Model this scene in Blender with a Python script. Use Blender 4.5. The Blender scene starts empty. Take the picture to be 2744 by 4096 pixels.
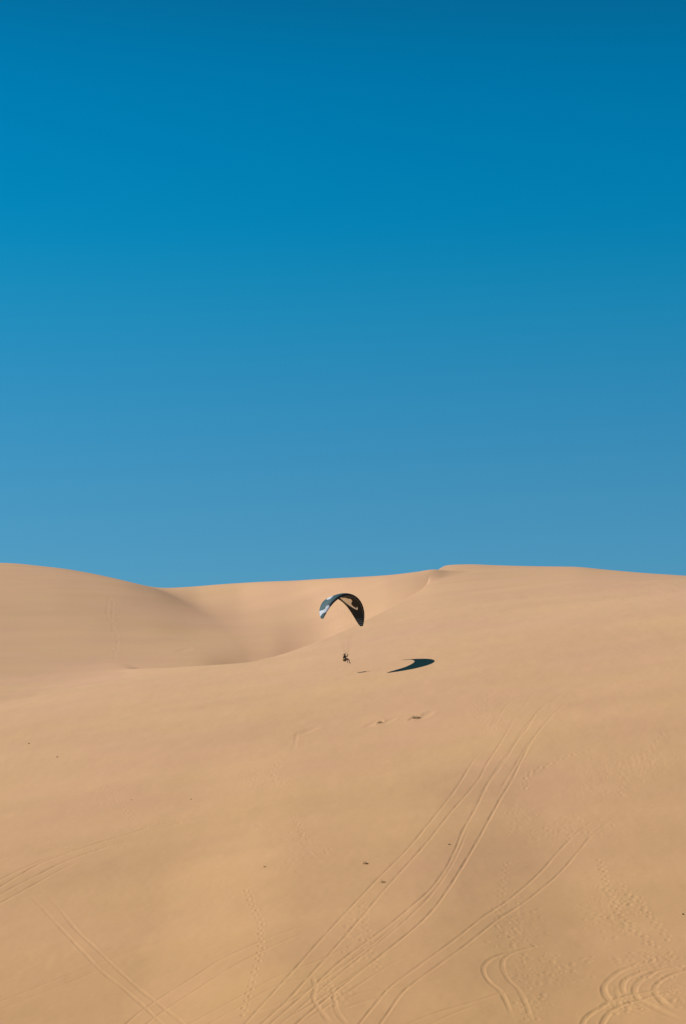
import bpy, bmesh, math, random
import numpy as np
from mathutils import Vector, Matrix

random.seed(7); rng = np.random.default_rng(7)
scene = bpy.context.scene
C = scene.collection

# ------------------------------------------------------------------ camera
F, UC, VC = 1991.0, 343.0, 512.0            # focal length and centre, in pixels of a 686 x 1024 frame
HOR = 750.0                                  # image row of the true horizon
PITCH = math.atan((HOR - VC) / F)
SP, CP = math.sin(PITCH), math.cos(PITCH)
cam_data = bpy.data.cameras.new('camera')
cam = bpy.data.objects.new('camera', cam_data); C.objects.link(cam)
cam_data.sensor_fit = 'VERTICAL'; cam_data.sensor_height = 36.0
cam_data.lens = 36.0 * F / 1024.0
cam_data.clip_start = 0.5; cam_data.clip_end = 20000
cam.location = (0, 0, 0); cam.rotation_euler = (math.pi / 2 + PITCH, 0, 0)
scene.camera = cam

# ------------------------------------------------------------------ light
SUN_EL, SUN_AZ = 0.6864, 0.1741              # azimuth: from the left (-x), turned towards the dunes (+y)
SUN = Vector((-math.cos(SUN_EL) * math.cos(SUN_AZ), math.cos(SUN_EL) * math.sin(SUN_AZ), math.sin(SUN_EL)))
sd = bpy.data.lights.new('sun', 'SUN'); sd.energy = 4.9; sd.angle = math.radians(0.53); sd.color = (1.0, 0.905, 0.79)
sun = bpy.data.objects.new('sun', sd); C.objects.link(sun)
sun.rotation_euler = SUN.to_track_quat('Z', 'Y').to_euler()
sun.location = (-60, 20, 80)

world = bpy.data.worlds.new('World'); scene.world = world; world.use_nodes = True
wt = world.node_tree; wt.nodes.clear()
SKY_STRENGTH = 0.09
sky = wt.nodes.new('ShaderNodeTexSky'); sky.sky_type = 'NISHITA'; sky.sun_disc = False
sky.sun_elevation = SUN_EL; sky.sun_rotation = math.atan2(SUN.x, SUN.y)
sky.altitude = 100; sky.air_density = 1.0; sky.dust_density = 0.4; sky.ozone_density = 2.0
geo = wt.nodes.new('ShaderNodeTexCoord'); sep = wt.nodes.new('ShaderNodeSeparateXYZ')
wt.links.new(geo.outputs['Generated'], sep.inputs[0])
# grade of the sky colour by height above the horizon (same all the way round)
GRADE = [(0.0, (.24, .57, .86)), (.06, (.22, .58, .87)), (.0922, (.2064, .589, .8675)), (.1346, (.1815, .632, .852)), (.1841, (.111, .677, .892)),
         (.2207, (.055, .728, .9136)), (.2568, (.004, .734, .955)), (.3037, (.0, .72, .969)), (.3578, (.0, .649, .873)), (.5, (.04, .30, .40)), (.7, (.08, .17, .22)), (1.0, (.10, .12, .15))]
GAIN = 1.1
ramp = wt.nodes.new('ShaderNodeValToRGB'); ramp.color_ramp.interpolation = 'B_SPLINE' if len(GRADE) > 3 else 'LINEAR'
el = ramp.color_ramp.elements
while len(el) > 1: el.remove(el[-1])
el[0].position = GRADE[0][0]; el[0].color = (*GRADE[0][1], 1)
for p_, c_ in GRADE[1:]:
    e_ = el.new(p_); e_.color = (*c_, 1)
wt.links.new(sep.outputs['Z'], ramp.inputs[0])
mul = wt.nodes.new('ShaderNodeVectorMath'); mul.operation = 'MULTIPLY'
gain = wt.nodes.new('ShaderNodeVectorMath'); gain.operation = 'SCALE'; gain.inputs['Scale'].default_value = GAIN
bg = wt.nodes.new('ShaderNodeBackground'); bg.inputs['Strength'].default_value = SKY_STRENGTH
wo = wt.nodes.new('ShaderNodeOutputWorld')
wt.links.new(sky.outputs[0], mul.inputs[0]); wt.links.new(ramp.outputs[0], mul.inputs[1])
wt.links.new(mul.outputs[0], gain.inputs[0]); wt.links.new(gain.outputs[0], bg.inputs['Color'])
wt.links.new(bg.outputs[0], wo.inputs['Surface'])

vs = scene.view_settings
vs.view_transform = 'Standard'; vs.look = 'None'; vs.exposure = 0.0; vs.gamma = 1.0; vs.use_curve_mapping = False
scene.display_settings.display_device = 'sRGB'

# ------------------------------------------------------------------ helpers
def mat(name, color, rough=0.8, spec=0.3, sheen=0.0, noise=None, bump=None, attr=None, trans=0.0):
    m = bpy.data.materials.new(name); m.use_nodes = True
    nt = m.node_tree; b = nt.nodes['Principled BSDF']
    b.inputs['Base Color'].default_value = (*color, 1); b.inputs['Roughness'].default_value = rough
    b.inputs['Specular IOR Level'].default_value = spec
    if sheen: b.inputs['Sheen Weight'].default_value = sheen
    tc = nt.nodes.new('ShaderNodeTexCoord')
    src = None
    if attr:
        a = nt.nodes.new('ShaderNodeAttribute'); a.attribute_name = attr; src = a.outputs['Color']
    if noise:
        sc, amt = noise
        n = nt.nodes.new('ShaderNodeTexNoise'); n.inputs['Scale'].default_value = sc; n.inputs['Detail'].default_value = 5
        nt.links.new(tc.outputs['Object'], n.inputs['Vector'])
        r = nt.nodes.new('ShaderNodeMapRange'); r.inputs['From Min'].default_value = .3; r.inputs['From Max'].default_value = .7
        r.inputs['To Min'].default_value = 1 - amt; r.inputs['To Max'].default_value = 1 + amt
        nt.links.new(n.outputs['Fac'], r.inputs['Value'])
        v = nt.nodes.new('ShaderNodeVectorMath'); v.operation = 'SCALE'
        if src: nt.links.new(src, v.inputs[0])
        else: v.inputs[0].default_value = color
        nt.links.new(r.outputs[0], v.inputs['Scale']); src = v.outputs[0]
    if src: nt.links.new(src, b.inputs['Base Color'])
    if bump:
        sc, st, dist = bump
        n = nt.nodes.new('ShaderNodeTexNoise'); n.inputs['Scale'].default_value = sc; n.inputs['Detail'].default_value = 4
        nt.links.new(tc.outputs['Object'], n.inputs['Vector'])
        bm_ = nt.nodes.new('ShaderNodeBump'); bm_.inputs['Strength'].default_value = st; bm_.inputs['Distance'].default_value = dist
        nt.links.new(n.outputs['Fac'], bm_.inputs['Height']); nt.links.new(bm_.outputs[0], b.inputs['Normal'])
    if trans: b.inputs['Transmission Weight'].default_value = 0
    return m

def empty(name, loc, label, cat, group=None, rot=(0, 0, 0)):
    o = bpy.data.objects.new(name, None); C.objects.link(o); o.location = loc; o.rotation_euler = rot
    o.empty_display_size = 0.3
    o['label'] = label; o['category'] = cat
    if group: o['group'] = group
    return o

def link(name, me, m, parent=None, smooth=True):
    o = bpy.data.objects.new(name, me); C.objects.link(o)
    if m: me.materials.append(m)
    if smooth and len(me.polygons): me.polygons.foreach_set('use_smooth', [True] * len(me.polygons))
    if parent: o.parent = parent
    return o

def mesh_grid(name, V):
    """V: (n, m, 3) grid of points -> quad mesh"""
    n, m = V.shape[:2]
    idx = np.arange(n * m, dtype=np.int32).reshape(n, m)
    q = np.stack([idx[:-1, :-1], idx[:-1, 1:], idx[1:, 1:], idx[1:, :-1]], -1).reshape(-1, 4)
    return mesh_quads(name, V.reshape(-1, 3), q)

def mesh_quads(name, P, q):
    me = bpy.data.meshes.new(name)
    me.vertices.add(len(P)); me.vertices.foreach_set('co', np.ascontiguousarray(P, dtype=np.float32).ravel())
    me.loops.add(q.size); me.loops.foreach_set('vertex_index', q.astype(np.int32).ravel())
    k = q.shape[1]
    me.polygons.add(len(q)); me.polygons.foreach_set('loop_start', np.arange(0, q.size, k, dtype=np.int32))
    me.update(calc_edges=True); me.validate()
    return me

class MB:
    def __init__(s): s.bm = bmesh.new()
    def tube(s, pts, rad, seg=6, cap=True, flat=(1, 1)):
        pts = [Vector(p) for p in pts]
        if not hasattr(rad, '__len__'): rad = [rad] * len(pts)
        rings = []; up = Vector((0.13, 0.21, 0.97)).normalized()
        for i, p in enumerate(pts):
            d = (pts[min(i + 1, len(pts) - 1)] - pts[max(i - 1, 0)])
            d = d.normalized() if d.length > 1e-9 else Vector((0, 0, 1))
            a = d.cross(up)
            if a.length < .05: a = d.cross(Vector((1, 0, 0)))
            a.normalize(); b = d.cross(a).normalized()
            rings.append([s.bm.verts.new(p + (a * math.cos(t) * flat[0] + b * math.sin(t) * flat[1]) * rad[i]) for t in [2 * math.pi * k / seg for k in range(seg)]])
        for r0, r1 in zip(rings, rings[1:]):
            for k in range(seg): s.bm.faces.new((r0[k], r0[(k + 1) % seg], r1[(k + 1) % seg], r1[k]))
        if cap and seg > 2:
            s.bm.faces.new(rings[0][::-1]); s.bm.faces.new(rings[-1])
        return s
    def ellipsoid(s, c, r, rot=None, seg=12, jit=0.0):
        M = Matrix.Translation(Vector(c)) @ (rot.to_4x4() if rot else Matrix.Identity(4)) @ Matrix.Diagonal((*r, 1))
        g = bmesh.ops.create_uvsphere(s.bm, u_segments=seg, v_segments=max(6, seg * 2 // 3), radius=1)
        for v in g['verts']:
            if jit: v.co *= 1 + random.uniform(-jit, jit)
            v.co = M @ v.co
        return s
    def build(s, name, m, parent=None, smooth=True):
        bmesh.ops.recalc_face_normals(s.bm, faces=s.bm.faces)
        me = bpy.data.meshes.new(name); s.bm.to_mesh(me); s.bm.free()
        return link(name, me, m, parent, smooth)

def pchip(x, y, xi):
    """monotone cubic interpolation"""
    x = np.asarray(x, float); y = np.asarray(y, float)
    h = np.diff(x); d = np.diff(y) / h
    m = np.zeros_like(y); m[0] = d[0]; m[-1] = d[-1]
    for i in range(1, len(x) - 1):
        if d[i - 1] * d[i] > 0:
            w1 = 2 * h[i] + h[i - 1]; w2 = h[i] + 2 * h[i - 1]
            m[i] = (w1 + w2) / (w1 / d[i - 1] + w2 / d[i])
    xi = np.asarray(xi, float); xc = np.clip(xi, x[0], x[-1])
    k = np.clip(np.searchsorted(x, xc) - 1, 0, len(h) - 1)
    t = (xc - x[k]) / h[k]
    r = ((1 + 2 * t) * (1 - t) ** 2 * y[k] + t * (1 - t) ** 2 * h[k] * m[k] + t * t * (3 - 2 * t) * y[k + 1] + t * t * (t - 1) * h[k] * m[k + 1])
    r = r + np.where(xi < x[0], (xi - x[0]) * m[0], 0) + np.where(xi > x[-1], (xi - x[-1]) * m[-1], 0)
    return r

def smin(a, b, k):
    h = np.clip(.5 + .5 * (b - a) / k, 0, 1)
    return b * (1 - h) + a * h - k * h * (1 - h)
def smax(a, b, k): return -smin(-a, -b, k)

# ------------------------------------------------------------------ the shape of the dunes
# Heights are written as the steepness of the line of sight from the viewpoint (V, larger = lower ground)
# against bearing (u) and distance (Y): it is one ordinary height field.
SKYL = ([-60, 0, 22, 55, 87.5, 122, 153, 186, 219, 245, 284, 330, 420],
        [565, 562.5, 562.9, 567.5, 572.3, 578.8, 584.5, 593.5, 604.5, 614, 629, 647, 685])
SKYW = ([-60, 60, 122, 153, 186, 219, 245, 284, 317, 343, 387, 417, 434, 450, 470, 485, 500, 540, 760],
        [600, 597, 592, 592.5, 589, 586, 584.3, 581.5, 579.2, 577.8, 575.2, 571.8, 569.4, 571.5, 576, 581, 586, 600, 720])
CREST = ([-60, 0, 87, 131, 197, 227.5, 249, 271, 284, 306, 343, 367, 402, 426, 434, 450, 470, 500, 540, 573, 605.5, 649, 686, 760],
         [700, 688, 674.7, 669, 664.6, 663.3, 661.6, 657, 653.5, 646, 630.2, 619, 600.7, 586, 574, 565, 564.4, 565.5, 566.4, 566.8, 569.7, 573.4, 575.8, 583])
BT = ([-60, 0, 87, 131, 197, 228, 271, 306, 343, 367, 402, 420, 434, 450, 470, 492, 505, 760],
      [3000, 3000, 3000, 930, 880, 850, 800, 620, 500, 455, 420, 405, 388, 396, 3000, 3000, 3000, 3000])
LU = [-60, 0, 55, 87, 122, 153, 197, 240, 273, 300, 343, 400, 760]
LY = [310, 340, 355, 370, 390, 410, 430, 450, 480, 520]
LV = [[692, 664, 646, 627, 602, 585, 572, 564, 563, 575],
      [692, 664, 646, 627, 602, 585, 572, 564, 562.8, 573],
      [692, 664, 646, 627, 602, 585, 573, 567.5, 568, 580],
      [692, 664, 646, 627, 603, 586, 575.5, 572.5, 574, 588],
      [692, 663, 646, 628, 605, 588, 580.5, 580, 583, 596],
      [694, 662, 646, 629, 608, 593, 588, 588, 592, 602],
      [699, 661, 646, 632, 614, 605, 602, 602, 605, 612],
      [710, 667, 647, 633, 620, 614, 611, 610, 612, 618],
      [728, 674, 651, 638, 628, 623, 620, 619, 620, 626],
      [745, 690, 666, 652, 643, 638, 635, 634, 635, 640],
      [765, 712, 697, 688, 680, 674, 671, 670, 670, 674],
      [800, 765, 752, 744, 736, 730, 726, 724, 724, 728],
      [820, 800, 790, 782, 774, 768, 764, 762, 762, 766]]
LDY = np.arange(280, 620, .5); LDU = np.arange(-60, 761, 1.0)
_c = np.array([pchip(LY, r, LDY) for r in LV])
LTAB = np.array([pchip(LU, _c[:, j], LDU) for j in range(len(LDY))]).T
def _sm(T, n, ax):
    k = np.hanning(n + 2)[1:-1]; k /= k.sum(); T = np.moveaxis(T, ax, -1)
    Pd = np.pad(T, [(0, 0), (n // 2, n // 2)], mode='edge')
    o = np.array([np.convolve(r, k, 'valid') for r in Pd]); return np.moveaxis(o, -1, ax)
LTAB = _sm(_sm(LTAB, 31, 0), 21, 1)
def Lsurf(u, Y):
    x = np.clip(u - LDU[0], 0, len(LDU) - 1.001); y_ = np.clip((Y - LDY[0]) * 2, 0, len(LDY) - 1.001)
    i = x.astype(int); j = y_.astype(int); fx = x - i; fy = y_ - j
    v = LTAB[i, j] * (1 - fx) * (1 - fy) + LTAB[i + 1, j] * fx * (1 - fy) + LTAB[i, j + 1] * (1 - fx) * fy + LTAB[i + 1, j + 1] * fx * fy
    return v + np.where(Y < 280, (280 - Y) * 2.0, 0) + np.where(Y > 619, (Y - 619) * .4, 0)

def contour0(u):
    # V of the ground at Y = 274 m (rises to the right by 0.15 m per m)
    return 672.0 - .151 * (u - 361.5)

UF = np.arange(-60, 760.5, .5)
def _h(y, px):
    n = int(px * 2) | 1; k = np.hanning(n + 2)[1:-1]; k /= k.sum(); h = n // 2
    yp = np.concatenate([y[0] + (y[1] - y[0]) * np.arange(-h, 0), y, y[-1] + (y[-1] - y[-2]) * np.arange(1, h + 1)])
    return np.convolve(yp, k, 'valid')
CR_F = _h(pchip(*CREST, UF), 9)
H_F = contour0(UF) - CR_F
B_F = np.minimum(np.interp(UF, *BT), 384.0 ** 2 / (4 * H_F) * .999)
B_F = np.minimum(_h(B_F, 30), 384.0 ** 2 / (4 * H_F) * .999); B_F = _h(B_F, 14)
TC_F = (384 - np.sqrt(np.maximum(384.0 ** 2 - 4 * B_F * H_F, 0))) / (2 * B_F) + np.maximum(UF - 492, 0) / 160.0
TC_F = _h(TC_F, 12)
SKYW_F = _h(pchip(*SKYW, UF), 12)
YS_F = _h(np.interp(UF, [-60, 197, 240, 273, 343, 387, 402, 417, 434, 450, 760], [445, 440, 432, 421, 399, 388, 386, 385, 386, 388, 388]), 22)
KLW_F = _h(np.interp(UF, [150, 190, 260, 300], [10, 25, 50, 60]), 30)
OFF_F = 30 * (.5 + .5 * np.cos(np.pi * np.clip((UF - 20) / 180, 0, 1)))
SL_F = 3.0 * (.5 - .5 * np.cos(np.pi * np.clip((UF - 60) / 190, 0, 1)))
OFF_F = OFF_F + 40 * (.5 - .5 * np.cos(np.pi * np.clip((UF - 427) / 26, 0, 1)))
KC_F = _h(np.interp(UF, [120, 200, 230, 260, 434], [14, 10, 5, 1.2, .6]), 40)
KB_F = _h(np.interp(UF, [0, 120, 220, 300], [16, 10, 5, 3]), 30)
KB_F = KB_F + 3 * (.5 - .5 * np.cos(np.pi * np.clip((UF - 418) / 24, 0, 1)))
def at(T, u): return np.interp(u, UF, T)

def front(u, Y):
    t = np.log(Y / 274.0)
    b = at(B_F, u)
    te = 384 / (2 * b) + .30
    q = 384 * t - b * t * t
    h = np.where(t < 0, 384 * t - 338 * t * t, np.where(t > te, 384 * te - b * te * te - .6 * b * (t - te), q))
    # lower left: the ground stops rising to the right
    fl = np.clip(-t / .55, 0, 1); fl = fl * fl * (3 - 2 * fl)
    lat = (.151 - .06 * fl) * (361.5 - np.clip(u, -300, 1000))
    return 672.0 + lat - h

def terrain(u, Y):
    A = front(u, Y)
    uc = np.clip(u, -60, 760)
    b = at(B_F, uc); tc = at(TC_F, uc)
    Yc = 274.0 * np.exp(tc)
    cr = contour0(uc) - (384 * tc - b * tc * tc)
    lee = cr + at(SL_F, uc) * (Y - Yc) - at(OFF_F, uc)
    A2 = smax(A, lee, at(KC_F, uc))
    L = Lsurf(uc, Y)
    tw = np.log(at(YS_F, uc) / Y)
    W = at(SKYW_F, uc) + 600.0 * (np.sqrt(tw ** 2 + .02 ** 2) - .02)
    B = smin(L, W, at(KLW_F, uc)) + 1.2 * np.maximum(0, 300 - Y) ** 1.3
    return smin(A2, B, at(KB_F, uc))

# slow wind-made undulation of the face, heights in metres
def vnoise(x, y, seed):
    r = np.random.default_rng(seed); G = r.random((256, 256))
    xi = np.floor(x).astype(int); yi = np.floor(y).astype(int); fx = x - xi; fy = y - yi
    fx = fx * fx * fx * (fx * (fx * 6 - 15) + 10); fy = fy * fy * fy * (fy * (fy * 6 - 15) + 10)
    g = lambda a, b: G[a % 256, b % 256]
    return (g(xi, yi) * (1 - fx) * (1 - fy) + g(xi + 1, yi) * fx * (1 - fy) + g(xi, yi + 1) * (1 - fx) * fy + g(xi + 1, yi + 1) * fx * fy) * 2 - 1

def Vfull(u, Y):
    V = terrain(u, Y)
    dz = undulate(u, Y)
    return V - dz * F / Y

def undulate(u, Y):
    x = (u - UC) / F * Y
    e = np.clip((Y - 120) / 40, 0, 1) * np.clip((330 - Y) / 60, 0, 1)
    n = .20 * vnoise(x / 46 + 3.1, Y / 17 + 1.7, 11) + .12 * vnoise(x / 17 + Y / 40, Y / 8.0, 12)
    # a low wind-cut terrace on the right of the face
    ax = np.clip((x - 6) / 16, 0, 1); ax = ax * ax * (3 - 2 * ax)
    y0 = 212 + 1.6 * np.sin(x / 9.0) - .12 * (x - 20)
    n = n + ax * (.42 * (np.tanh((Y - y0) / 3.0) - 1) + .2 * (np.tanh((Y - y0 + 19) / 2.6) - 1))
    al = np.clip((-x - 4) / 14, 0, 1); al = al * al * (3 - 2 * al)
    n = n + al * (.36 * (np.tanh((Y - 205 - .3 * x) / 4.5) - 1) + .26 * (np.tanh((Y - 236 + .2 * x) / 4.5) - 1))
    return n * e

def to_world(u, v, Y):
    vv = np.minimum(v, 1150.0)
    b = (VC - vv) / F; k = CP - b * SP
    X = Y * (u - UC) / F / k
    bz = (VC - v) / F
    Z = Y * (SP + bz * CP) / np.maximum(CP - bz * SP, .2)
    return np.stack([X, Y + 0 * X, Z], -1)

YT = np.exp(np.linspace(math.log(118), math.log(440), 3000))
def on_ground(pts):
    """image points (u, v) of marks seen on the sand -> where they lie on the dune"""
    out = []
    for u, v in pts:
        VV = Vfull(np.full_like(YT, u), YT)
        k = int(np.argmax(VV <= v))
        if k == 0: k = 1 if VV[0] <= v else len(YT) - 1
        a = (VV[k - 1] - v) / max(VV[k - 1] - VV[k], 1e-6)
        Y = YT[k - 1] + (YT[k] - YT[k - 1]) * min(max(a, 0), 1)
        out.append(to_world(np.float64(u), np.float64(v), np.float64(Y)))
    return np.array(out)

# ---- grid of the sheet
ul = np.concatenate([-40 - 12 * 1.16 ** np.arange(28)[::-1] - 0 * 12, np.linspace(-30, 716, 933), 726 + 12 * 1.16 ** np.arange(28)])
ul = np.sort(ul)
lnY = []
y = math.log(132.0)
while y < math.log(1200):
    lnY.append(y); Yv = math.exp(y)
    y += .00095 if Yv < 200 else .0012 if Yv < 290 else .0017 if Yv < 420 else .003 if Yv < 520 else .03
YY = np.exp(np.array(lnY))
UU, YG = np.meshgrid(ul, YY)
VV = Vfull(UU, YG)
VV = np.where(YG > 520, VV + (np.maximum(VV, 752) - VV) * np.clip((YG - 520) / 300, 0, 1), VV)
P = to_world(UU, VV, YG)

# ---- ruts, footprints and scours pressed into the sheet
def catmull(p, n=14):
    p = np.asarray(p, float)
    if len(p) < 3: return np.array([p[0] * (1 - t) + p[-1] * t for t in np.linspace(0, 1, 30)])
    q = np.vstack([2 * p[0] - p[1], p, 2 * p[-1] - p[-2]]); out = []
    for i in range(1, len(q) - 2):
        for t in np.linspace(0, 1, n, endpoint=False):
            a, b, c, d = q[i - 1], q[i], q[i + 1], q[i + 2]
            out.append(.5 * ((2 * b) + (-a + c) * t + (2 * a - 5 * b + 4 * c - d) * t * t + (-a + 3 * b - 3 * c + d) * t ** 3))
    out.append(q[-2]); return np.array(out)

DZ = np.zeros(P.shape[:2])
PX, PY = P[..., 0], P[..., 1]
def window(x0, x1, y0, y1):
    r0 = np.searchsorted(YY, y0); r1 = np.searchsorted(YY, y1)
    if r1 <= r0: return None
    lo = x0 if x0 > 0 else x0; cols = []
    for yv in (YY[r0], YY[min(r1, len(YY) - 1)]):
        for xv in (x0, x1): cols.append(UC + F * xv / yv * CP)
    c0 = np.searchsorted(ul, min(cols) - 16); c1 = np.searchsorted(ul, max(cols) + 16)
    if c1 <= c0: return None
    return slice(r0, r1), slice(c0, c1)

def groove(full_pts, w=.22, depth=.07, fade=(0.0, 0.0), berm=.5):
    """full_pts: points of one wheel rut in pixels of the full photograph"""
    g = on_ground(catmull(np.array(full_pts, float) / 4.0))[:, :2]
    s = np.concatenate([[0], np.cumsum(np.linalg.norm(np.diff(g, axis=0), axis=1))]); tot = s[-1]
    nb = np.random.default_rng(int(abs(full_pts[0][0] * 7 + full_pts[0][1])) )
    ph = nb.random(4) * 6.28
    for i in range(len(g) - 1):
        a, b = g[i], g[i + 1]; R = w * 2.6 + .15
        win = window(min(a[0], b[0]) - R, max(a[0], b[0]) + R, min(a[1], b[1]) - R, max(a[1], b[1]) + R)
        if win is None: continue
        X = PX[win]; Y = PY[win]; d = b - a; L2 = d @ d + 1e-9
        t = ((X - a[0]) * d[0] + (Y - a[1]) * d[1]) / L2; tc_ = np.clip(t, 0, 1)
        # every vertex belongs to one segment only, or to a rounded joint
        own = (t >= 0) & (t < 1) if 0 < i < len(g) - 2 else (t >= -.2) & (t <= 1.2)
        dx = X - (a[0] + d[0] * tc_); dy = Y - (a[1] + d[1] * tc_); r = np.hypot(dx, dy)
        sp = s[i] + tc_ * (s[i + 1] - s[i])
        am = np.ones_like(sp)
        if fade[0]: am *= np.clip(sp / (fade[0] * tot), 0, 1)
        if fade[1]: am *= np.clip((tot - sp) / (fade[1] * tot), 0, 1)
        am *= .8 + .16 * np.sin(sp * 1.3 + ph[0]) + .12 * np.sin(sp * 3.1 + ph[1]) + .1 * np.sin(sp * .37 + ph[2])
        ww = w * (1 + .12 * np.sin(sp * .9 + ph[3]))
        prof = -np.exp(-(r / ww) ** 4 * .8) + berm * np.exp(-((r - ww * 1.55) / (ww * .45)) ** 2)
        val = prof * depth * am
        cur = DZ[win]
        DZ[win] = np.where(own & (r < R), np.where(val < 0, np.minimum(cur, val), np.where(cur < -.01, cur, np.maximum(cur, val))), cur)

def dimple(x, y, r=.17, depth=.07, asp=1.0, ang=0.0, rim=.35):
    R = r * 2.6 * max(asp, 1)
    win = window(x - R, x + R, y - R, y + R)
    if win is None: return
    dx = PX[win] - x; dy = PY[win] - y
    a = (dx * math.cos(ang) + dy * math.sin(ang)) / asp; b = -dx * math.sin(ang) + dy * math.cos(ang)
    q = np.hypot(a, b) / r
    DZ[win] += depth * (-np.exp(-q ** 3) + rim * np.exp(-((q - 1.55) / .45) ** 2))

def footsteps(full_pts, step=.72, depth=.06, r=.15, jitter=.06):
    g = on_ground(catmull(np.array(full_pts, float) / 4.0))[:, :2]
    s = np.concatenate([[0], np.cumsum(np.linalg.norm(np.diff(g, axis=0), axis=1))])
    k = 0; p = 0.0
    while p < s[-1]:
        i = min(np.searchsorted(s, p, side='right') - 1, len(g) - 2); f = (p - s[i]) / max(s[i + 1] - s[i], 1e-6)
        q = g[i] * (1 - f) + g[i + 1] * f; d = g[i + 1] - g[i]; d = d / (np.linalg.norm(d) + 1e-9)
        side = .16 if k % 2 else -.16
        x = q[0] - d[1] * side + random.uniform(-jitter, jitter); y = q[1] + d[0] * side + random.uniform(-jitter, jitter)
        dimple(x, y, r * random.uniform(.8, 1.2), depth * random.uniform(.5, 1.2), 1.35, math.atan2(d[1], d[0]))
        p += step * random.uniform(.85, 1.15); k += 1

def churn(cx, cy, rx, ry, n, depth=.035, r=.22, ang=0.0):
    """trampled patch: centre and radii in full-photograph pixels"""
    pts = []
    for _ in range(n):
        a = random.random() * 6.283; q = min(1.8, math.sqrt(random.random()) * random.uniform(.5, 1.5))
        ex, ey = q * math.cos(a) * rx, q * math.sin(a) * ry
        pts.append(((cx + ex * math.cos(ang) - ey * math.sin(ang)) / 4, (cy + ex * math.sin(ang) + ey * math.cos(ang)) / 4))
    for w_ in on_ground(pts):
        dimple(w_[0], w_[1], r * random.uniform(.4, 1.0), depth * .6 * random.uniform(.15, 1.0), random.uniform(1, 2), random.random() * 3.14)

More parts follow.
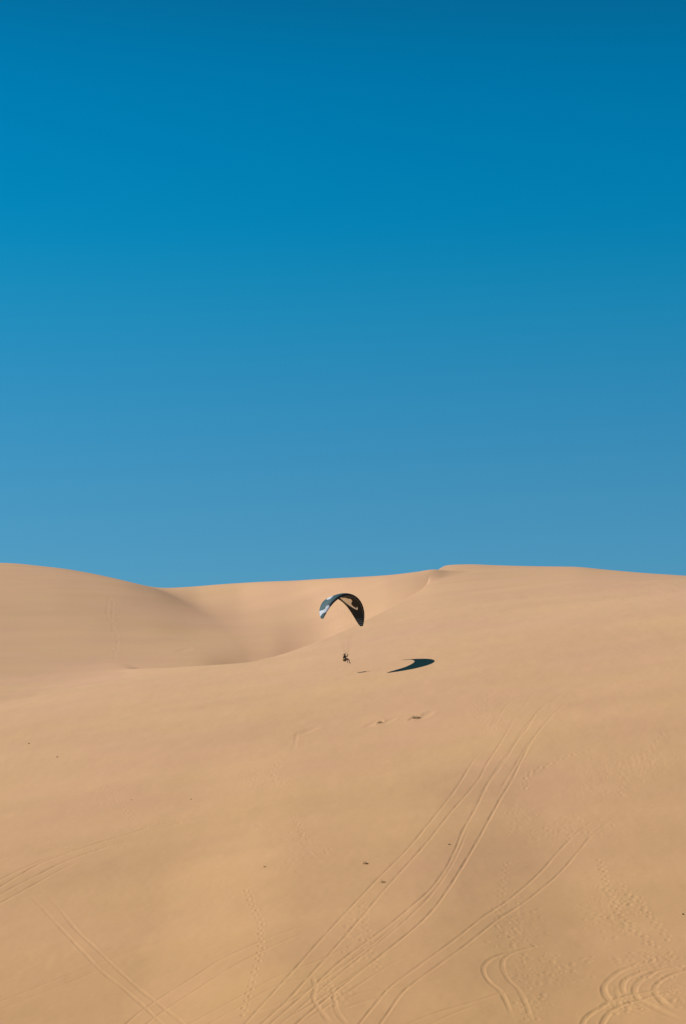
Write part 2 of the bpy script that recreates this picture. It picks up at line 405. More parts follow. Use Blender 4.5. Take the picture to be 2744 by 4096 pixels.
RUTS = [
    # long steep pair on the left of the bundle (runs from upper right to the bottom)
    dict(p=[(1932, 2997), (1888, 3050), (1827, 3150), (1757, 3242), (1634, 3391), (1503, 3524), (1372, 3662), (1260, 3785), (1172, 3885), (1094, 3969), (976, 4100)], f=(.1, 0)),
    dict(p=[(2068, 2849), (2037, 2910), (2002, 2971), (1950, 3050), (1906, 3129), (1809, 3242), (1700, 3378), (1547, 3549), (1372, 3755), (1242, 3899), (1155, 3995), (1041, 4100)], f=(.15, 0)),
    # main double pairs in the middle
    dict(p=[(2208, 2800), (2151, 2844), (2116, 2901), (2063, 2971), (2020, 3041), (1950, 3137), (1906, 3225), (1853, 3321), (1823, 3395), (1783, 3475), (1722, 3557), (1634, 3636), (1503, 3741), (1372, 3837), (1225, 3969), (1076, 4100)], f=(.08, 0), d=.08),
    dict(p=[(2186, 2814), (2098, 2910), (2046, 2992), (1988, 3072), (1938, 3152), (1890, 3240)], f=(.15, .25), d=.055),
    dict(p=[(1880, 3290), (1845, 3380), (1800, 3470), (1739, 3560), (1661, 3645), (1529, 3760), (1372, 3885), (1270, 3970), (1120, 4100)], f=(.2, 0), d=.055),
    dict(p=[(2300, 2783), (2212, 2857), (2133, 2954), (2090, 3032), (2046, 3122), (2002, 3195), (1950, 3290), (1906, 3370), (1844, 3475), (1792, 3557), (1722, 3650), (1634, 3732), (1503, 3837), (1372, 3942), (1250, 4040), (1180, 4100)], f=(.2, 0), d=.09),
    dict(p=[(2142, 2936), (2098, 2997), (2063, 3059), (2018, 3130), (1982, 3200)], f=(.2, .3), d=.06),
    # faint upper continuations
    dict(p=[(2148, 2755), (2090, 2830), (2058, 2865)], f=(.4, .2), d=.03),
    dict(p=[(2050, 2790), (2000, 2860), (1965, 2930)], f=(.3, .3), d=.035),
    dict(p=[(1990, 2850), (1960, 2925)], f=(.3, .3), d=.035),
    dict(p=[(2270, 2755), (2200, 2812)], f=(.4, .1), d=.03),
    # curved pair on the right (quarter turn)
    dict(p=[(2420, 3265), (2365, 3290), (2300, 3340), (2240, 3400), (2150, 3500), (2040, 3595), (1930, 3670), (1810, 3765), (1680, 3860), (1560, 3950), (1490, 4030), (1435, 4100)], f=(.12, 0)),
    dict(p=[(2480, 3255), (2430, 3290), (2360, 3350), (2310, 3410), (2230, 3500), (2110, 3600), (1990, 3680), (1870, 3775), (1740, 3870), (1620, 3960), (1560, 4040), (1515, 4105)], f=(.14, 0)),
    # left: pair running down to the right
    dict(p=[(110, 3570), (165, 3630), (240, 3710), (320, 3795), (400, 3880), (500, 3960), (590, 4040), (650, 4100)], f=(.3, 0), w=.22, d=.048),
    dict(p=[(175, 3565), (240, 3640), (310, 3725), (390, 3800), (460, 3870), (550, 3950), (640, 4020), (740, 4100)], f=(.3, 0), w=.22, d=.048),
    # pair crossing it, rising to the right
    dict(p=[(490, 4110), (560, 4050), (660, 3980), (780, 3905), (880, 3840), (1000, 3785), (1120, 3735), (1250, 3695), (1372, 3660)], f=(0, .25)),
    dict(p=[(570, 4110), (660, 4040), (760, 3975), (860, 3910), (960, 3850), (1060, 3800), (1160, 3755), (1260, 3715)], f=(0, .2)),
    # sweep from the bottom centre up to the right
    dict(p=[(750, 4100), (880, 4030), (1000, 3965), (1100, 3910), (1200, 3870), (1300, 3830), (1430, 3770), (1560, 3730)], f=(0, .3), d=.05),
    dict(p=[(830, 4100), (960, 4025), (1080, 3955), (1180, 3920), (1300, 3900), (1420, 3830)], f=(0, .3), d=.05),
    dict(p=[(880, 4100), (1000, 4060), (1130, 4010), (1260, 3990), (1372, 3960), (1480, 3920)], f=(0, .3), d=.03),
    # faint long pair lower left
    dict(p=[(-20, 4015), (120, 3960), (260, 3905), (400, 3850), (540, 3800), (700, 3755), (900, 3705), (1100, 3660)], f=(0, .5), d=.045, w=.2),
    dict(p=[(-20, 4045), (120, 3990), (260, 3935), (400, 3880), (520, 3835), (700, 3785), (860, 3745), (1000, 3715)], f=(0, .5), d=.035, w=.2),
    # bundle of old tracks coming in from the left edge
    dict(p=[(-20, 3560), (80, 3500), (170, 3450), (280, 3410), (400, 3370), (520, 3335), (700, 3285), (900, 3240), (1120, 3190)], f=(0, .5), d=.11, w=.26),
    dict(p=[(-20, 3590), (60, 3545), (150, 3500), (250, 3450), (360, 3410), (480, 3372), (600, 3345)], f=(0, .3), d=.10, w=.24),
    dict(p=[(-20, 3625), (70, 3575), (160, 3525), (260, 3470), (330, 3440)], f=(0, .3), d=.09, w=.24),
    dict(p=[(-20, 3530), (80, 3480), (200, 3430), (330, 3390), (420, 3365)], f=(0, .4), d=.08, w=.24),
    dict(p=[(440, 3360), (560, 3320), (680, 3300), (800, 3275), (960, 3250)], f=(.3, .4), d=.10, w=.3),
    dict(p=[(560, 3315), (680, 3290), (780, 3280)], f=(.3, .4), d=.10, w=.35),
    dict(p=[(800, 3268), (920, 3245), (1080, 3210), (1300, 3170), (1560, 3150)], f=(.3, .5), d=.06, w=.3),
    dict(p=[(-20, 3445), (60, 3415), (120, 3400)], f=(0, .5), d=.04, w=.24),
    # spinning loops in the lower right corner
    dict(p=[(2322, 4110), (2350, 4065), (2420, 4020), (2480, 3990), (2600, 3965), (2744, 3950), (2790, 3945)], f=(0, .3), d=.10, w=.3),
    dict(p=[(2402, 4110), (2430, 4060), (2490, 4020), (2560, 4000), (2650, 3975), (2790, 3960)], f=(0, .3), d=.10, w=.3),
    dict(p=[(2600, 3850), (2500, 3875), (2440, 3915), (2415, 3950), (2425, 3985), (2450, 4010), (2480, 4030)], f=(.3, .1), d=.10, w=.36),
    dict(p=[(2660, 3860), (2560, 3890), (2500, 3920), (2490, 3955), (2500, 3980)], f=(.3, .1), d=.08, w=.34),
    dict(p=[(2475, 3945), (2465, 3965), (2475, 3990), (2475, 4025), (2520, 4040), (2590, 4060)], f=(.1, .3), d=.06, w=.3),
    dict(p=[(2770, 3855), (2640, 3880), (2570, 3915), (2540, 3950), (2545, 3985), (2580, 4010), (2680, 4060), (2790, 4100)], f=(.2, .4), d=.09, w=.36),
    dict(p=[(2790, 3870), (2700, 3895), (2640, 3925), (2618, 3955), (2630, 3985), (2680, 4030), (2760, 4060)], f=(.1, .3), d=.09, w=.34),
    # small hook of two ruts right of centre at the bottom
    dict(p=[(2090, 3800), (2020, 3815), (1965, 3835), (1935, 3865), (1938, 3900), (1965, 3935), (2000, 3965), (2030, 4020), (2050, 4080)], f=(.1, .2), d=.07, w=.26),
    dict(p=[(2190, 3775), (2080, 3800), (2020, 3830), (2010, 3870), (2030, 3915), (2070, 3955), (2100, 4010), (2130, 4090)], f=(.15, .1), d=.06, w=.26),
    # low pair running right along the bottom
    dict(p=[(1600, 4110), (1720, 4060), (1850, 4020), (2000, 3975), (2140, 3945)], f=(.1, .4), d=.05),
    dict(p=[(1700, 4105), (1850, 4040), (1990, 4000)], f=(.1, .4), d=.04),
    dict(p=[(1372, 4000), (1450, 3970), (1560, 3955), (1700, 3930), (1900, 3885)], f=(.1, .5), d=.045),
    dict(p=[(1372, 4035), (1470, 4000), (1600, 3965)], f=(.1, .4), d=.05),
    dict(p=[(1245, 3895), (1262, 3950), (1252, 3990), (1280, 4040), (1320, 4090)], f=(.2, .1), d=.07, w=.26),
    dict(p=[(1320, 3940), (1335, 3990), (1350, 4050), (1390, 4100)], f=(.2, .1), d=.06, w=.26),
    # faint overlapping sweeps at the bottom centre and across the middle
    dict(p=[(1100, 4100), (1240, 4020), (1372, 3930), (1520, 3830), (1640, 3765)], f=(.1, .3), d=.06, w=.18),
    dict(p=[(1000, 4100), (1150, 4010), (1300, 3915), (1440, 3815), (1560, 3720), (1660, 3620)], f=(.1, .3), d=.055, w=.18),
    dict(p=[(1190, 4100), (1330, 4010), (1450, 3930), (1560, 3860), (1680, 3800)], f=(.1, .4), d=.05, w=.18),
    dict(p=[(560, 3800), (720, 3750), (900, 3712), (1060, 3690), (1300, 3650), (1560, 3640), (1900, 3600)], f=(.2, .4), d=.035, w=.2),
    dict(p=[(640, 3290), (860, 3225), (1100, 3175), (1372, 3145), (1700, 3150), (2000, 3165)], f=(.3, .3), d=.04, w=.3),
    dict(p=[(1372, 3700), (1560, 3690), (1760, 3655), (1960, 3640)], f=(.2, .4), d=.035, w=.2),
    dict(p=[(300, 3385), (450, 3340), (600, 3300), (760, 3262), (980, 3215)], f=(.3, .4), d=.06, w=.24),
    # slide mark on the far face
    dict(p=[(1188, 2926), (1184, 2952), (1178, 2980), (1170, 3010)], f=(.05, .5), d=.05, w=.35),
]
for r_ in RUTS: groove(r_['p'], r_.get('w', .2) * .64, r_.get('d', .07) * .50, r_['f'], .28)

TRAILS = [
    dict(p=[(2365, 3002), (2290, 3018), (2240, 3040), (2190, 3060), (2145, 3078), (2118, 3095), (2108, 3115), (2104, 3140), (2110, 3160)], d=.07, r=.17),
    dict(p=[(990, 3560), (1020, 3640), (1042, 3700), (1045, 3780), (1030, 3850), (1010, 3920), (990, 3990), (975, 4060)], d=.07, r=.14),
    dict(p=[(1120, 3040), (1095, 3065), (1092, 3090), (1125, 3115), (1165, 3125)], d=.04),
    dict(p=[(1165, 3125), (1110, 3150), (1080, 3170)], d=.04),
    dict(p=[(1175, 3250), (1190, 3290), (1205, 3310), (1210, 3340), (1265, 3370)], d=.05),
    dict(p=[(1300, 3410), (1315, 3395), (1345, 3400)], d=.06),
    dict(p=[(1000, 3080), (1030, 3075), (1055, 3068)], d=.05),
    dict(p=[(440, 2390), (430, 2440), (445, 2500), (470, 2560), (455, 2640)], d=.06, r=.25),
    dict(p=[(452, 2400), (450, 2460), (455, 2510)], d=.05, r=.25),
    dict(p=[(400, 3090), (390, 3130), (430, 3160), (470, 3200), (500, 3240), (530, 3280)], d=.04),
    dict(p=[(1005, 3300), (1060, 3305), (1100, 3312)], d=.035),
    dict(p=[(2000, 2760), (1930, 2800), (1890, 2840), (1940, 2890), (2010, 2930)], d=.03),
    dict(p=[(2480, 3180), (2520, 3080), (2600, 3000), (2660, 2920)], d=.03, r=.2),
    dict(p=[(2400, 3440), (2430, 3550), (2480, 3660), (2560, 3740), (2640, 3800)], d=.05, r=.2),
    dict(p=[(2500, 3560), (2580, 3640), (2680, 3760)], d=.05, r=.2),
    dict(p=[(2030, 3440), (2015, 3520), (1990, 3700)], d=.03, r=.18),
    dict(p=[(1450, 3600), (1470, 3740), (1510, 3880)], d=.03, r=.18),
]
for t_ in TRAILS: footsteps(t_['p'], .72, t_['d'] * .6, t_.get('r', .15))
for c_ in [(1050, 3130, 110, 50, 120, .03), (1190, 3400, 90, 90, 90, .03), (2280, 3330, 180, 50, 160, .03), (2540, 3060, 160, 60, 140, .03),
           (2380, 3150, 120, 60, 90, .025), (2460, 3640, 130, 110, 170, .04), (2620, 3850, 120, 60, 120, .04), (2070, 3720, 90, 120, 160, .035),
           (1420, 3760, 60, 130, 90, .03), (2200, 3880, 160, 70, 110, .035), (1330, 3970, 80, 60, 60, .04), (300, 3380, 160, 40, 60, .025),
           (2080, 3250, 90, 60, 70, .025), (1960, 2850, 70, 60, 50, .03), (880, 3560, 120, 60, 60, .02), (440, 3150, 60, 100, 60, .025),
           (450, 2500, 25, 90, 40, .03), (2500, 4020, 80, 40, 60, .04), (2680, 3980, 70, 60, 60, .04), (2130, 4030, 60, 60, 60, .035)]:
    churn(*c_)
# scoured hollows round the clumps of rooted growth
for fx, fy, n_, rr, dd, an in [(1655, 2872, 1, .7, .10, .2), (1700, 2862, 1, 1.1, .08, .15), (1520, 2890, 1, .5, .10, .3), (1487, 2897, 1, 1.0, .05, .2), (1555, 2884, 1, .8, .05, .1),
                           (1225, 2926, 1, 1.3, .06, .0), (735, 2600, 1, 1.4, .05, .2)]:
    w_ = on_ground([(fx / 4, fy / 4)])[0]; dimple(w_[0], w_[1], rr * .6, dd, 2.4, an + .9, rim=.2)

# faint residual lumpiness everywhere on the walked-on face
P[..., 2] += DZ
mask = (YG < 330)
P[..., 2] += np.where(mask, .006 * vnoise(PX * 1.7, PY * 1.1, 21) + .020 * vnoise(PX * .5, PY * .35, 22), 0)

# ---- the near end of the sheet: down to and behind the foot of the viewpoint, widening to a level apron
near = []
base = P[0]
for k_, yv in enumerate([126, 118, 108, 96, 82, 66, 48, 28, 6, -20, -60, -120, -250]):
    f = (132 - yv) / 132.0
    row = base.copy(); row[:, 1] = yv
    row[:, 0] = base[:, 0] * (1 if yv > 40 else 1 + (40 - yv) / 90.0)
    slope = (P[12, :, 2] - P[0, :, 2]) / (P[12, :, 1] - P[0, :, 1])
    sm = np.convolve(np.pad(slope, 40, mode='edge'), np.ones(81) / 81, 'valid')
    zs = np.convolve(np.pad(base[:, 2], 40, mode='edge'), np.ones(81) / 81, 'valid')
    dist = 132 - yv; L_ = 34.0
    row[:, 2] = base[:, 2] * max(0, 1 - f * 4) + zs * (1 - max(0, 1 - f * 4)) - .34 * L_ * (1 - math.exp(-dist / L_))
    near.append(row)
P = np.concatenate([np.array(near[::-1]), P], 0)

# ------------------------------------------------------------------ sand material
def sand_material():
    m = bpy.data.materials.new('sand'); m.use_nodes = True
    nt = m.node_tree; N = nt.nodes; Lk = nt.links; b = N['Principled BSDF']
    b.inputs['Roughness'].default_value = .95; b.inputs['Specular IOR Level'].default_value = .1
    tc = N.new('ShaderNodeTexCoord')
    def noise(scale, det=4, vec=None, rough=.55):
        n = N.new('ShaderNodeTexNoise'); n.inputs['Scale'].default_value = scale; n.inputs['Detail'].default_value = det; n.inputs['Roughness'].default_value = rough
        Lk.new(vec or tc.outputs['Object'], n.inputs['Vector']); return n.outputs['Fac']
    mp = N.new('ShaderNodeMapping'); mp.inputs['Scale'].default_value = (.35, 1.2, 1.6); mp.inputs['Rotation'].default_value = (0, 0, .15)
    Lk.new(tc.outputs['Object'], mp.inputs['Vector'])
    big = noise(.035, 4); streak = noise(.09, 6, mp.outputs[0]); fine = noise(2.2, 5); hue = noise(.055, 3)
    def mr(src, lo, hi, a=.3, c=.7):
        r = N.new('ShaderNodeMapRange'); r.inputs['From Min'].default_value = a; r.inputs['From Max'].default_value = c
        r.inputs['To Min'].default_value = lo; r.inputs['To Max'].default_value = hi; Lk.new(src, r.inputs['Value']); return r.outputs[0]
    mix = N.new('ShaderNodeMix'); mix.data_type = 'RGBA'
    mix.inputs['A'].default_value = (*SAND_A, 1); mix.inputs['B'].default_value = (*SAND_B, 1)
    Lk.new(mr(hue, 0, 1), mix.inputs['Factor'])
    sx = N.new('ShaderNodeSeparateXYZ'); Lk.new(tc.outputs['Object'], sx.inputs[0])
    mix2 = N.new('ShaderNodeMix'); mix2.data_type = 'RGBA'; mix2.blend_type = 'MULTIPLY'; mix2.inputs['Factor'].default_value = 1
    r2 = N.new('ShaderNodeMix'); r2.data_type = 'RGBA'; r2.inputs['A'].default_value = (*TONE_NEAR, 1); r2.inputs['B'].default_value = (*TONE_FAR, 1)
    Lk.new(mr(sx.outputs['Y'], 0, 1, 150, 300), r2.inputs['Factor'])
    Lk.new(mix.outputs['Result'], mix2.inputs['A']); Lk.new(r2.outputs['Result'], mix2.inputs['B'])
    def mulm(a, b_):
        q = N.new('ShaderNodeMath'); q.operation = 'MULTIPLY'; Lk.new(a, q.inputs[0]); Lk.new(b_, q.inputs[1]); return q.outputs[0]
    fac = mulm(mulm(mr(big, .985, 1.015), mr(streak, .96, 1.035)), mr(fine, .985, 1.015))
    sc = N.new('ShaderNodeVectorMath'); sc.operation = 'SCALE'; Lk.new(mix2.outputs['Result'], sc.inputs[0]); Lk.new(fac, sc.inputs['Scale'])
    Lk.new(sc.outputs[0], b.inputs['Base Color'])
    bn = N.new('ShaderNodeBump'); bn.inputs['Strength'].default_value = .3; bn.inputs['Distance'].default_value = .02
    Lk.new(noise(3.0, 5), bn.inputs['Height']); Lk.new(bn.outputs[0], b.inputs['Normal'])
    return m
TONE_NEAR = (.97, .915, .79); TONE_FAR = (1.03, 1.03, 1.09)  # pinker, lighter far tint is put into the sand in place of haze
SAND_A = (.562, .364, .198); SAND_B = (.56, .350, .210)
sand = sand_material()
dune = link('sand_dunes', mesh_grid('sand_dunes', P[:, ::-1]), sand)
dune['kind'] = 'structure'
dune['label'] = 'pale orange sand dunes crossed by wheel ruts and footprints'

def ground_at(fx, fy):
    w_ = on_ground([(fx / 4, fy / 4)])[0]; return Vector(w_)

# ------------------------------------------------------------------ paraglider wing
YAW, PIT, ROL = -0.6679, -0.0777, -0.0704
WC = Vector((0.2390737, 276.111209, 21.2148925))
Rw = Matrix.Rotation(YAW, 3, 'Z') @ Matrix.Rotation(PIT, 3, 'Y') @ Matrix.Rotation(ROL, 3, 'X')
WA, WB, WC0, WCT, WK, WTW, WPW = 4.3998, 4.1535, 3.0711, .3922, -1.536, -.1034, .8347
PHI = math.pi / 2 * .92
PILOT = Vector((0.3447403, 275.0, 12.5967627))

def wing_frame(t):
    ph = t * PHI
    y = WA * np.sin(ph) / math.sin(PHI); z = WB * (np.cos(ph) - 1)
    c = WCT + (WC0 - WCT) * np.clip(1 - np.abs(t) ** 2.2, 0, 1) ** WPW
    xl = WK * t * t + WC0 * .4
    nrm = np.stack([0 * t, np.sin(ph) * WB, np.cos(ph) * WA], -1); nrm /= np.linalg.norm(nrm, axis=-1, keepdims=True)
    Lp = np.stack([xl, y, z], -1); Tp = np.stack([xl - c, y, z], -1) + nrm * (WTW * t * t * c)[..., None]
    return Lp, Tp, nrm, c

CELLS = 44
def foil(x):
    yt = 5 * .155 * (.2969 * np.sqrt(x) - .126 * x - .3516 * x * x + .2843 * x ** 3 - .1036 * x ** 4)
    cam_ = .035 * np.sin(np.pi * np.clip(x, 0, 1) ** .8)
    return cam_ + yt * 1.0, cam_ - yt * .75
def wing_pt(t, x, side, billow=True):
    t = np.asarray(t, float); x = np.asarray(x, float)
    Lp, Tp, nrm, c = wing_frame(t)
    u, l = foil(x); h = u if side > 0 else l
    fr = (t * .5 + .5) * CELLS; fr = fr - np.floor(fr)
    bl = (np.sqrt(np.clip(1 - (2 * fr - 1) ** 2, 0, 1)) - .75) * .042 * np.clip(x * 14, .0, 1) * np.clip((1 - x) * 2.2, .15, 1)
    if not billow: bl = bl * 0
    q = Lp * (1 - x)[..., None] + Tp * x[..., None] + nrm * (c * h + side * bl * np.minimum(1, c))[..., None]
    return q
PER = 6
tv = np.linspace(-1, 1, CELLS * PER + 1)
xv = (1 - np.cos(np.linspace(0, math.pi, 61))) / 2

def inside(poly, a, b):
    r = np.zeros(a.shape, bool); n = len(poly)
    for i in range(n):
        x1, y1 = poly[i]; x2, y2 = poly[(i + 1) % n]
        if y1 == y2: continue
        r ^= ((y1 > b) != (y2 > b)) & (a < (x2 - x1) * (b - y1) / (y2 - y1) + x1)
    return r
TIPBAND = [(-0.78, 1.02), (-0.795, 0.542), (-0.785, 0.3), (-0.705, 0.292), (-0.685, 0.142), (-0.72, -0.01), (-0.79, -0.01), (-0.865, -0.01), (-0.875, 0.367), (-0.905, 0.642), (-0.94, 0.942), (-0.955, 1.02), (-0.9, 1.02)]
BLOB = [(-0.37, 0.83), (-0.23, 0.925), (-0.16, 0.783), (-0.25, .66), (-0.305, 0.525), (-0.42, 0.425), (-0.48, 0.45), (-0.47, 0.642), (-.43, .76)]
HOLE = [(-.25, .80), (-.20, .74), (-.25, .66), (-.29, .70)]
CREAM = [(0.03, .72), (0.07, 0.62), (0.125, 0.483), (0.175, 0.483), (0.195, 0.367), (0.275, 0.392), (0.325, 0.475), (0.37, 0.592), (0.43, 0.625), (0.495, 0.575), (0.535, 0.475), (0.525, 0.408), (0.49, 0.383), (0.52, 0.358), (0.575, 0.4), (0.585, 0.492), (0.55, 0.6), (0.495, 0.717), (0.435, 0.792), (0.36, 0.858), (0.28, 0.875), (0.215, 0.87), (.12, .82)]
def skin(name, side, colour_fn, m, parent, sub=2):
    t2 = np.linspace(-1, 1, CELLS * PER * sub + 1); x2 = (1 - np.cos(np.linspace(0, math.pi, 61 * sub))) / 2
    T, X = np.meshgrid(t2, x2, indexing='ij')
    V = wing_pt(T, X, side)
    me = mesh_grid(name, V if side > 0 else V[::-1])
    col = colour_fn(T, X); col = col if side > 0 else col[::-1]
    a = me.color_attributes.new('print', 'FLOAT_COLOR', 'POINT')
    a.data.foreach_set('color', np.concatenate([col, np.ones(col.shape[:2] + (1,))], -1).astype(np.float32).ravel())
    return link(name, me, m, parent)
TEAL, WHITE, INK, CREAMC = np.array((.014, .070, .095)), np.array((.48, .53, .62)), np.array((.006, .010, .014)), np.array((.86, .82, .74))
def top_print(T, X):
    A = -np.abs(T)
    f = np.clip((A + .02) / -.25, 0, 1)[..., None]
    c = INK * (1 - f) + TEAL * f
    # nose strip is dark
    c = np.where((X < .09)[..., None], INK, c)
    w = inside(TIPBAND, A, X) | (inside(BLOB, A, X) & ~inside(HOLE, A, X))
    return np.where(w[..., None], WHITE, c)
def under_print(T, X):
    A = np.abs(T)
    c = np.broadcast_to(INK, T.shape + (3,)).copy()
    c = np.where(inside(CREAM, A, X)[..., None], CREAMC, c)
    fr = (A * .5) * CELLS; seam_light = (np.abs(fr - np.round(fr)) < .12) & (A > .78) & (A < .98) & (X > .25) & (X < .92)  # grey stripes paint the light caught by the rib seams near the tips
    return np.where(seam_light[..., None], np.array((.10, .11, .12)), c)

fabric = mat('canopy_fabric', (.1, .1, .1), .62, .3, attr='print', noise=(3.0, .06), bump=(5, .3, .02))
cord = mat('line_cord', (.09, .06, .04), .8)
intake_dark = mat('intake_shade', (.008, .01, .012), .9)  # near-black panels paint the shade inside the intake openings
lip_light = mat('lip_highlight', (.30, .30, .31), .7)  # grey strip: highlight on the intakes' lower lip, put into its colour

wing = empty('paraglider_canopy', WC, 'dark teal and black paraglider canopy with white curved markings, arched above the flying pilot', 'paraglider', rot=Rw.to_euler())
skin('upper_skin', 1, top_print, fabric, wing)
skin('lower_skin', -1, under_print, fabric, wing)
# a row of air intakes along the nose
mbi = MB(); mbt = MB()
for k in range(CELLS):
    t0 = -1 + 2 * (k + .12) / CELLS; t1 = -1 + 2 * (k + .88) / CELLS
    if abs(t0) > .93 or abs(t1) > .93: continue
    pts = []
    for tt, xx in ((t0, .012), (t1, .012), (t1, .055), (t0, .055)):
        q = wing_pt(np.array(tt), np.array(xx), -1, False); nr = wing_frame(np.array(tt))[2]
        pts.append(mbi.bm.verts.new(Vector(q) - Vector(nr) * .024))
    mbi.bm.faces.new(pts)
ob = mbi.build('air_intakes', intake_dark, wing); ob['kind'] = 'stuff'
for nm, xx, sd_, w_ in (('nose_lip_highlight', .075, -1, .014), ('trailing_edge_tape', .995, 1, .008)):
    mb = MB(); mb.tube([Vector(wing_pt(np.array(t), np.array(xx), sd_, False)) - Vector(wing_frame(np.array(t))[2]) * (.02 if sd_ < 0 else 0) for t in np.linspace(-.96, .96, 90)], w_, 5)
    mb.build(nm, lip_light if sd_ < 0 else cord, wing)
# suspension lines
Mi = (Matrix.Translation(WC) @ Rw.to_4x4()).inverted()
FWD = Vector((math.cos(YAW), math.sin(YAW), 0)); LFT = Vector((-math.sin(YAW), math.cos(YAW), 0)); UP = Vector((0, 0, 1))
HIP = PILOT + Vector((0, 0, -.03))
CARA = {s: HIP + LFT * .2 * s + FWD * .12 + UP * .12 for s in (-1, 1)}
for s in (-1, 1):
    ca = Mi @ CARA[s]; topc = Mi @ (CARA[s] + UP * .52 + LFT * .03 * s)
    for xr, off in ((.1, .06), (.38, 0), (.68, -.06)):
        rt = topc + Vector((off, 0, 0))
        MB().tube([ca, rt], .012, 4, flat=(1, .3)).build('riser', cord, wing)
        for ts in (.14, .34, .54, .74):
            tm = Vector(wing_pt(np.array(ts * s), np.array(xr), -1, False)); fork = rt.lerp(tm, .72)
            mb = MB(); mb.tube([rt, fork], .0011, 3)
            for dt in (-.06, 0, .06):
                mb.tube([fork, Vector(wing_pt(np.array((ts + dt) * s), np.array(xr), -1, False))], .0008, 3)
            mb.build('suspension_line', cord, wing)

# ------------------------------------------------------------------ pilot
def skinned(name, verts, edges, radii, m, parent, sub=2, root=0):
    me = bpy.data.meshes.new(name); me.from_pydata([tuple(v) for v in verts], edges, [])
    o = bpy.data.objects.new(name, me); C.objects.link(o); o.parent = parent
    md = o.modifiers.new('skin', 'SKIN'); md.use_smooth_shade = True
    for i, sv in enumerate(me.skin_vertices[0].data):
        r = radii[i]; sv.radius = r if hasattr(r, '__len__') else (r, r); sv.use_root = (i == root)
    ms = o.modifiers.new('sub', 'SUBSURF'); ms.levels = sub; ms.render_levels = sub
    me.materials.append(m); return o

pil = empty('person', PILOT, 'flying pilot in dark top and brown trousers, arms raised, seated in a harness', 'person')
K = .00264
def J(px, py, depth=0.0): return Vector(((px - 760) * K, depth, -(py - 880) * K))   # metres from the hips
skin_m = mat('skin', (.34, .19, .11), .6, noise=(20, .05))
top_m = mat('navy_jersey', (.010, .018, .032), .85, noise=(12, .2), bump=(14, .5, .02))
trou_m = mat('brown_trousers', (.055, .022, .014), .9, noise=(12, .2), bump=(14, .5, .02))
shoe_m = mat('tan_shoes', (.16, .10, .045), .8, noise=(20, .15))
helm_m = mat('helmet_shell', (.07, .025, .018), .4, .5)
sil_m = mat('sleeve_fabric', (.16, .09, .04), .85, noise=(15, .2))
har_m = mat('harness_tan', (.42, .27, .10), .85, noise=(8, .15), bump=(10, .5, .03))
blk_m = mat('harness_black', (.016, .012, .010), .8, noise=(8, .2))
gry_m = mat('harness_grey', (.20, .19, .17), .7, noise=(10, .15))
# body: pelvis, spine, neck, head, arms, legs as one continuous figure
pv = J(770, 930); V_ = [pv, J(750, 870), J(735, 800), J(728, 762), J(708, 738), J(695, 712)]
Rd = [(.15, .12), (.14, .11), (.17, .12), (.15, .10), .055, .085]
E_ = [(0, 1), (1, 2), (2, 3), (3, 4), (4, 5)]
def chain(root, pts, rads):
    p0 = root
    for q, r in zip(pts, rads):
        V_.append(q); Rd.append(r); E_.append((p0, len(V_) - 1)); p0 = len(V_) - 1
    return p0
handL = chain(3, [J(795, 785, .17), J(840, 800, .17), J(880, 765, .10), J(889, 705, .05), J(886, 668, .04), J(883, 652, .04)], [.07, .052, .045, .036, .027, .034])
handR = chain(3, [J(690, 768, -.16), J(722, 742, -.36), J(752, 712, -.34), J(768, 660, -.28), J(778, 622, -.26), J(784, 604, -.25)], [.07, .055, .045, .038, .027, .034])
chain(0, [J(830, 925, .12), J(880, 930, -.05), J(938, 960, -.12), J(955, 1040, -.12), J(970, 1125, -.10), J(972, 1146, -.10), J(1040, 1150, -.16)], [.105, .09, .068, .058, .042, .045, .035])
chain(0, [J(800, 940, -.14), J(850, 950, -.35), J(872, 975, -.42), J(868, 1040, -.40), J(862, 1090, -.38), J(862, 1128, -.38), J(905, 1130, -.46)], [.105, .085, .062, .048, .038, .040, .032])
body = skinned('body', V_, E_, Rd, skin_m, pil)
# the body's surface takes the colour of what is worn over it, by region
def region_paint():
    dg = bpy.context.evaluated_depsgraph_get(); dg.update()
    me = bpy.data.meshes.new_from_object(body.evaluated_get(dg)); body.modifiers.clear(); body.data = me
    me.materials.clear()
    for m_ in (skin_m, top_m, trou_m, shoe_m, sil_m): me.materials.append(m_)
    segs = []
    names_ = {**{i: 1 for i in range(1, 4)}, 0: 2, 4: 0, 5: 0}
    reg = [names_.get(i, 0) for i in range(6)] + [1, 1, 4, 4, 0, 0] + [1, 1, 4, 4, 0, 0] + [2, 2, 2, 2, 2, 3, 3] + [2, 2, 2, 2, 2, 3, 3]
    pts = np.array([tuple(v) for v in V_])
    for p_ in me.polygons:
        c = np.array(p_.center)
        best = (9, 0)
        for a, b in E_:
            ab = pts[b] - pts[a]; t = float(np.clip((c - pts[a]) @ ab / (ab @ ab), 0, 1)); d = np.linalg.norm(c - pts[a] - ab * t)
            if d < best[0]: best = (d, reg[b] if t > .5 else reg[a] if a > 0 or b < 6 else reg[b])
        p_.material_index = best[1]; p_.use_smooth = True
region_paint()
# head details: nose, ears
HC = J(690, 715)
MB().ellipsoid(HC + Vector((-.075, -.055, -.035)), (.018, .016, .022)).build('nose', skin_m, pil)
MB().ellipsoid(HC + Vector((.02, -.085, -.02)), (.015, .01, .028)).build('ear', skin_m, pil)
MB().ellipsoid(HC + Vector((-.062, -.055, -.065)), (.022, .014, .007), seg=8).build('mouth', skin_m, pil)
for e_ in ((-.065, -.07, -.005), (-.088, -.03, -.005)): MB().ellipsoid(HC + Vector(e_), (.008, .008, .006), seg=8).build('eye', blk_m, pil)
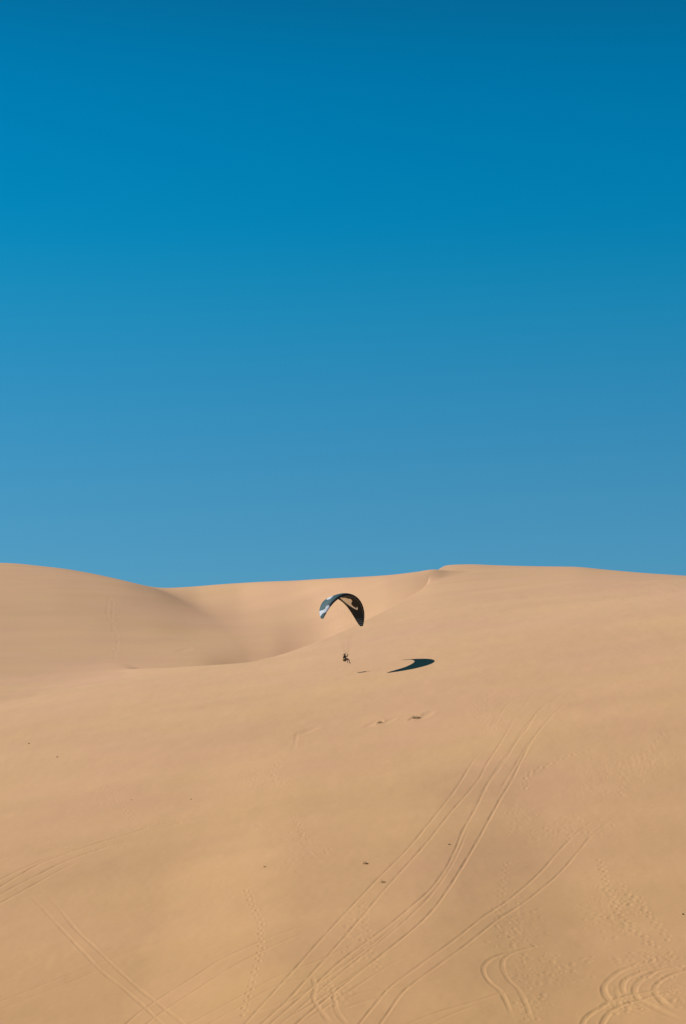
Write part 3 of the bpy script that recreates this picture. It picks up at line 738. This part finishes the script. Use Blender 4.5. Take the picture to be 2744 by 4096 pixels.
# helmet with a peak
bm = bmesh.new(); bmesh.ops.create_uvsphere(bm, u_segments=20, v_segments=14, radius=1)
for v in list(bm.verts):
    if v.co.z < -.25: v.co.z = -.25 - (v.co.z + .25) * .05
for v in bm.verts: v.co = Vector((v.co.x * .135, v.co.y * .12, v.co.z * .125)) ; v.co = Matrix.Rotation(-.35, 3, 'Y') @ v.co + HC + Vector((.02, .01, .05))
me = bpy.data.meshes.new('helmet'); bm.to_mesh(me); bm.free(); hel = link('helmet', me, helm_m, pil)
mb = MB()
mb.tube([HC + Vector((-.08, -.03, .02)), HC + Vector((-.16, -.06, -.05)), HC + Vector((-.215, -.08, -.15)), HC + Vector((-.24, -.09, -.185))], [.085, .07, .05, .02], 8, flat=(1, .25)); mb.build('peak', blk_m, hel)
# hands closed on the brake handles: palm plus five curled fingers
for s, hp, sx in ((1, J(883, 652, .04), 1), (-1, J(784, 604, -.25), -1)):
    mb = MB(); mb.ellipsoid(hp, (.022, .04, .042), seg=10)
    for f in range(4):
        y0 = -.03 + f * .02; ln = (.034, .04, .038, .03)[f]
        mb.tube([hp + Vector((.005, y0, .035)), hp + Vector((.03, y0, .035 + ln * .5)), hp + Vector((.048, y0, .02)), hp + Vector((.035, y0, -.005))], [.0095, .009, .008, .007], 6)
    mb.tube([hp + Vector((0, -.035, -.02)), hp + Vector((.025, -.05, .0)), hp + Vector((.04, -.03, .012))], [.012, .010, .008], 6)
    mb.build('hand', skin_m, pil)
    MB().tube([hp + Vector((.03, -.06, .014)), hp + Vector((.03, .06, .014))], .010, 6).build('brake_handle', blk_m, pil)

# harness: a thing of its own that the pilot sits in
har = empty('paragliding_harness', PILOT, 'tan and black seat harness with round dark side pod that the airborne pilot sits in', 'harness')
mb = MB(); mb.ellipsoid((0, 0, 0), (.27, .18, .20), seg=18)
for v in mb.bm.verts:
    v.co = Matrix.Rotation(.62, 3, 'Y') @ v.co + J(690, 985, .04)
mb.build('back_airbag', har_m, har)
mb = MB(); mb.ellipsoid((0, 0, 0), (.172, .12, .172), seg=20)
for v in mb.bm.verts: v.co = v.co + J(760, 985, -.14)
mb.build('side_pod', blk_m, har)
mb = MB(); mb.ellipsoid(J(752, 978, -.255), (.06, .02, .058), seg=14); mb.build('pod_cap', gry_m, har)
mb = MB(); mb.tube([J(695, 885, -.16), J(740, 893, -.22), J(790, 905, -.2), J(840, 935, -.17)], [.03, .035, .035, .02], 8, flat=(1, .6)); mb.build('hip_belt', gry_m, har)
mb = MB(); mb.tube([J(665, 900, .02), J(668, 840, .02), J(672, 790, 0)], [.06, .07, .05], 8, flat=(1.6, .7)); mb.build('backrest', blk_m, har)
for s in (-1, 1):
    c_ = CARA[s] - PILOT
    MB().tube([J(760, 900, .14 * s), c_ * .6, c_], [.02, .016, .012], 6).build('shoulder_strap', blk_m, har)

# ------------------------------------------------------------------ clumps and stones lying on the dune
stem_m = mat('dry_stems', (.16, .115, .045), .9, noise=(9, .3)); stem2 = mat('dark_stems', (.07, .055, .022), .9, noise=(9, .3))
stone_m = mat('pale_stone', (.55, .47, .36), .85, noise=(6, .12), bump=(12, .5, .02)); stoned = mat('brown_stone', (.20, .14, .07), .9, noise=(6, .2), bump=(12, .5, .02))
def tuft(fx, fy, rad, h, n, m, label):
    p_ = ground_at(fx, fy)
    o = empty('dry_shrub', p_, label, 'shrub')
    r = random.Random(int(fx + fy)); mb = MB()
    for i in range(n):
        a = r.random() * 6.283; q = math.sqrt(r.random()) * rad
        b = Vector((math.cos(a) * q * 1.35, math.sin(a) * q, -.06)); lean = Vector((math.cos(a), math.sin(a), 0)) * r.uniform(.02, .16) + Vector((.06, 0, 0))
        hh = h * r.uniform(.45, 1) * (1 - .4 * q / rad)
        mb.tube([b, b + lean * .5 + Vector((0, 0, hh * .6)), b + lean * 1.4 + Vector((0, 0, hh))], [.011, .009, .003], 3, cap=False)
    mb.build('stems', m, o)
    mb = MB()
    for i in range(n * 2):
        a = r.random() * 6.283; q = math.sqrt(r.random()) * rad
        c = Vector((math.cos(a) * q * 1.4, math.sin(a) * q, h * r.uniform(.1, .8))); d = Vector((r.uniform(-1, 1), r.uniform(-1, 1), r.uniform(-.4, 1))).normalized() * .05; e = d.cross(Vector((0, .3, 1))).normalized() * .018
        mb.bm.faces.new([mb.bm.verts.new(c - e), mb.bm.verts.new(c + d * .5 - e), mb.bm.verts.new(c + d), mb.bm.verts.new(c + d * .5 + e)])
    mb.build('dry_leaves', m, o)
    return o
def stone(fx, fy, r_, m, label, name='stone', dz=0.0, dx=0.0):
    p_ = ground_at(fx, fy); mb = MB(); mb.ellipsoid((0, 0, r_[2] * .3), r_, seg=9, jit=.14)
    o = mb.build(name, m); o.location = p_ + Vector((dx, 0, dz)); o['label'] = label; o['category'] = 'stone'; return o
tuft(1664, 2872, .38, .34, 90, stem_m, 'largest brownish shrub clump beside a white stone on the slope below the glider shadow')
tuft(1521, 2891, .20, .22, 50, stem_m, 'smaller brown shrub clump left of the largest clump, between two faint sand streaks')
tuft(1461, 3455, .13, .24, 36, stem2, 'dark shrub tuft standing left above the long pair of wheel ruts')
tuft(1531, 3529, .16, .16, 36, stem2, 'low brown shrub lying between the two long wheel ruts')
stone(1652, 2875, (.10, .09, .07), stone_m, 'small white stone in front of the largest shrub clump', dz=.05)
stone(1797, 3378, (.15, .09, .05), stoned, 'flat dark stone left of the central bundle of wheel ruts')
stone(1060, 3468, (.17, .09, .05), stoned, 'flat brown stone in the middle of the open lower slope')
stone(116, 2975, (.10, .09, .08), stoned, 'upper of the two tiny dark stones near the left edge')
stone(229, 3028, (.14, .08, .05), stoned, 'lower and wider of the two tiny dark stones near the left edge')
stone(764, 3198, (.08, .07, .06), stoned, 'tiny dark stone left of the trampled patch at mid slope')
stone(525, 3200, (.08, .06, .06), stone_m, 'tiny pale stone on the left part of the slope')
stone(2732, 3658, (.10, .08, .08), stoned, 'tiny dark stone at the right edge above the looping ruts')
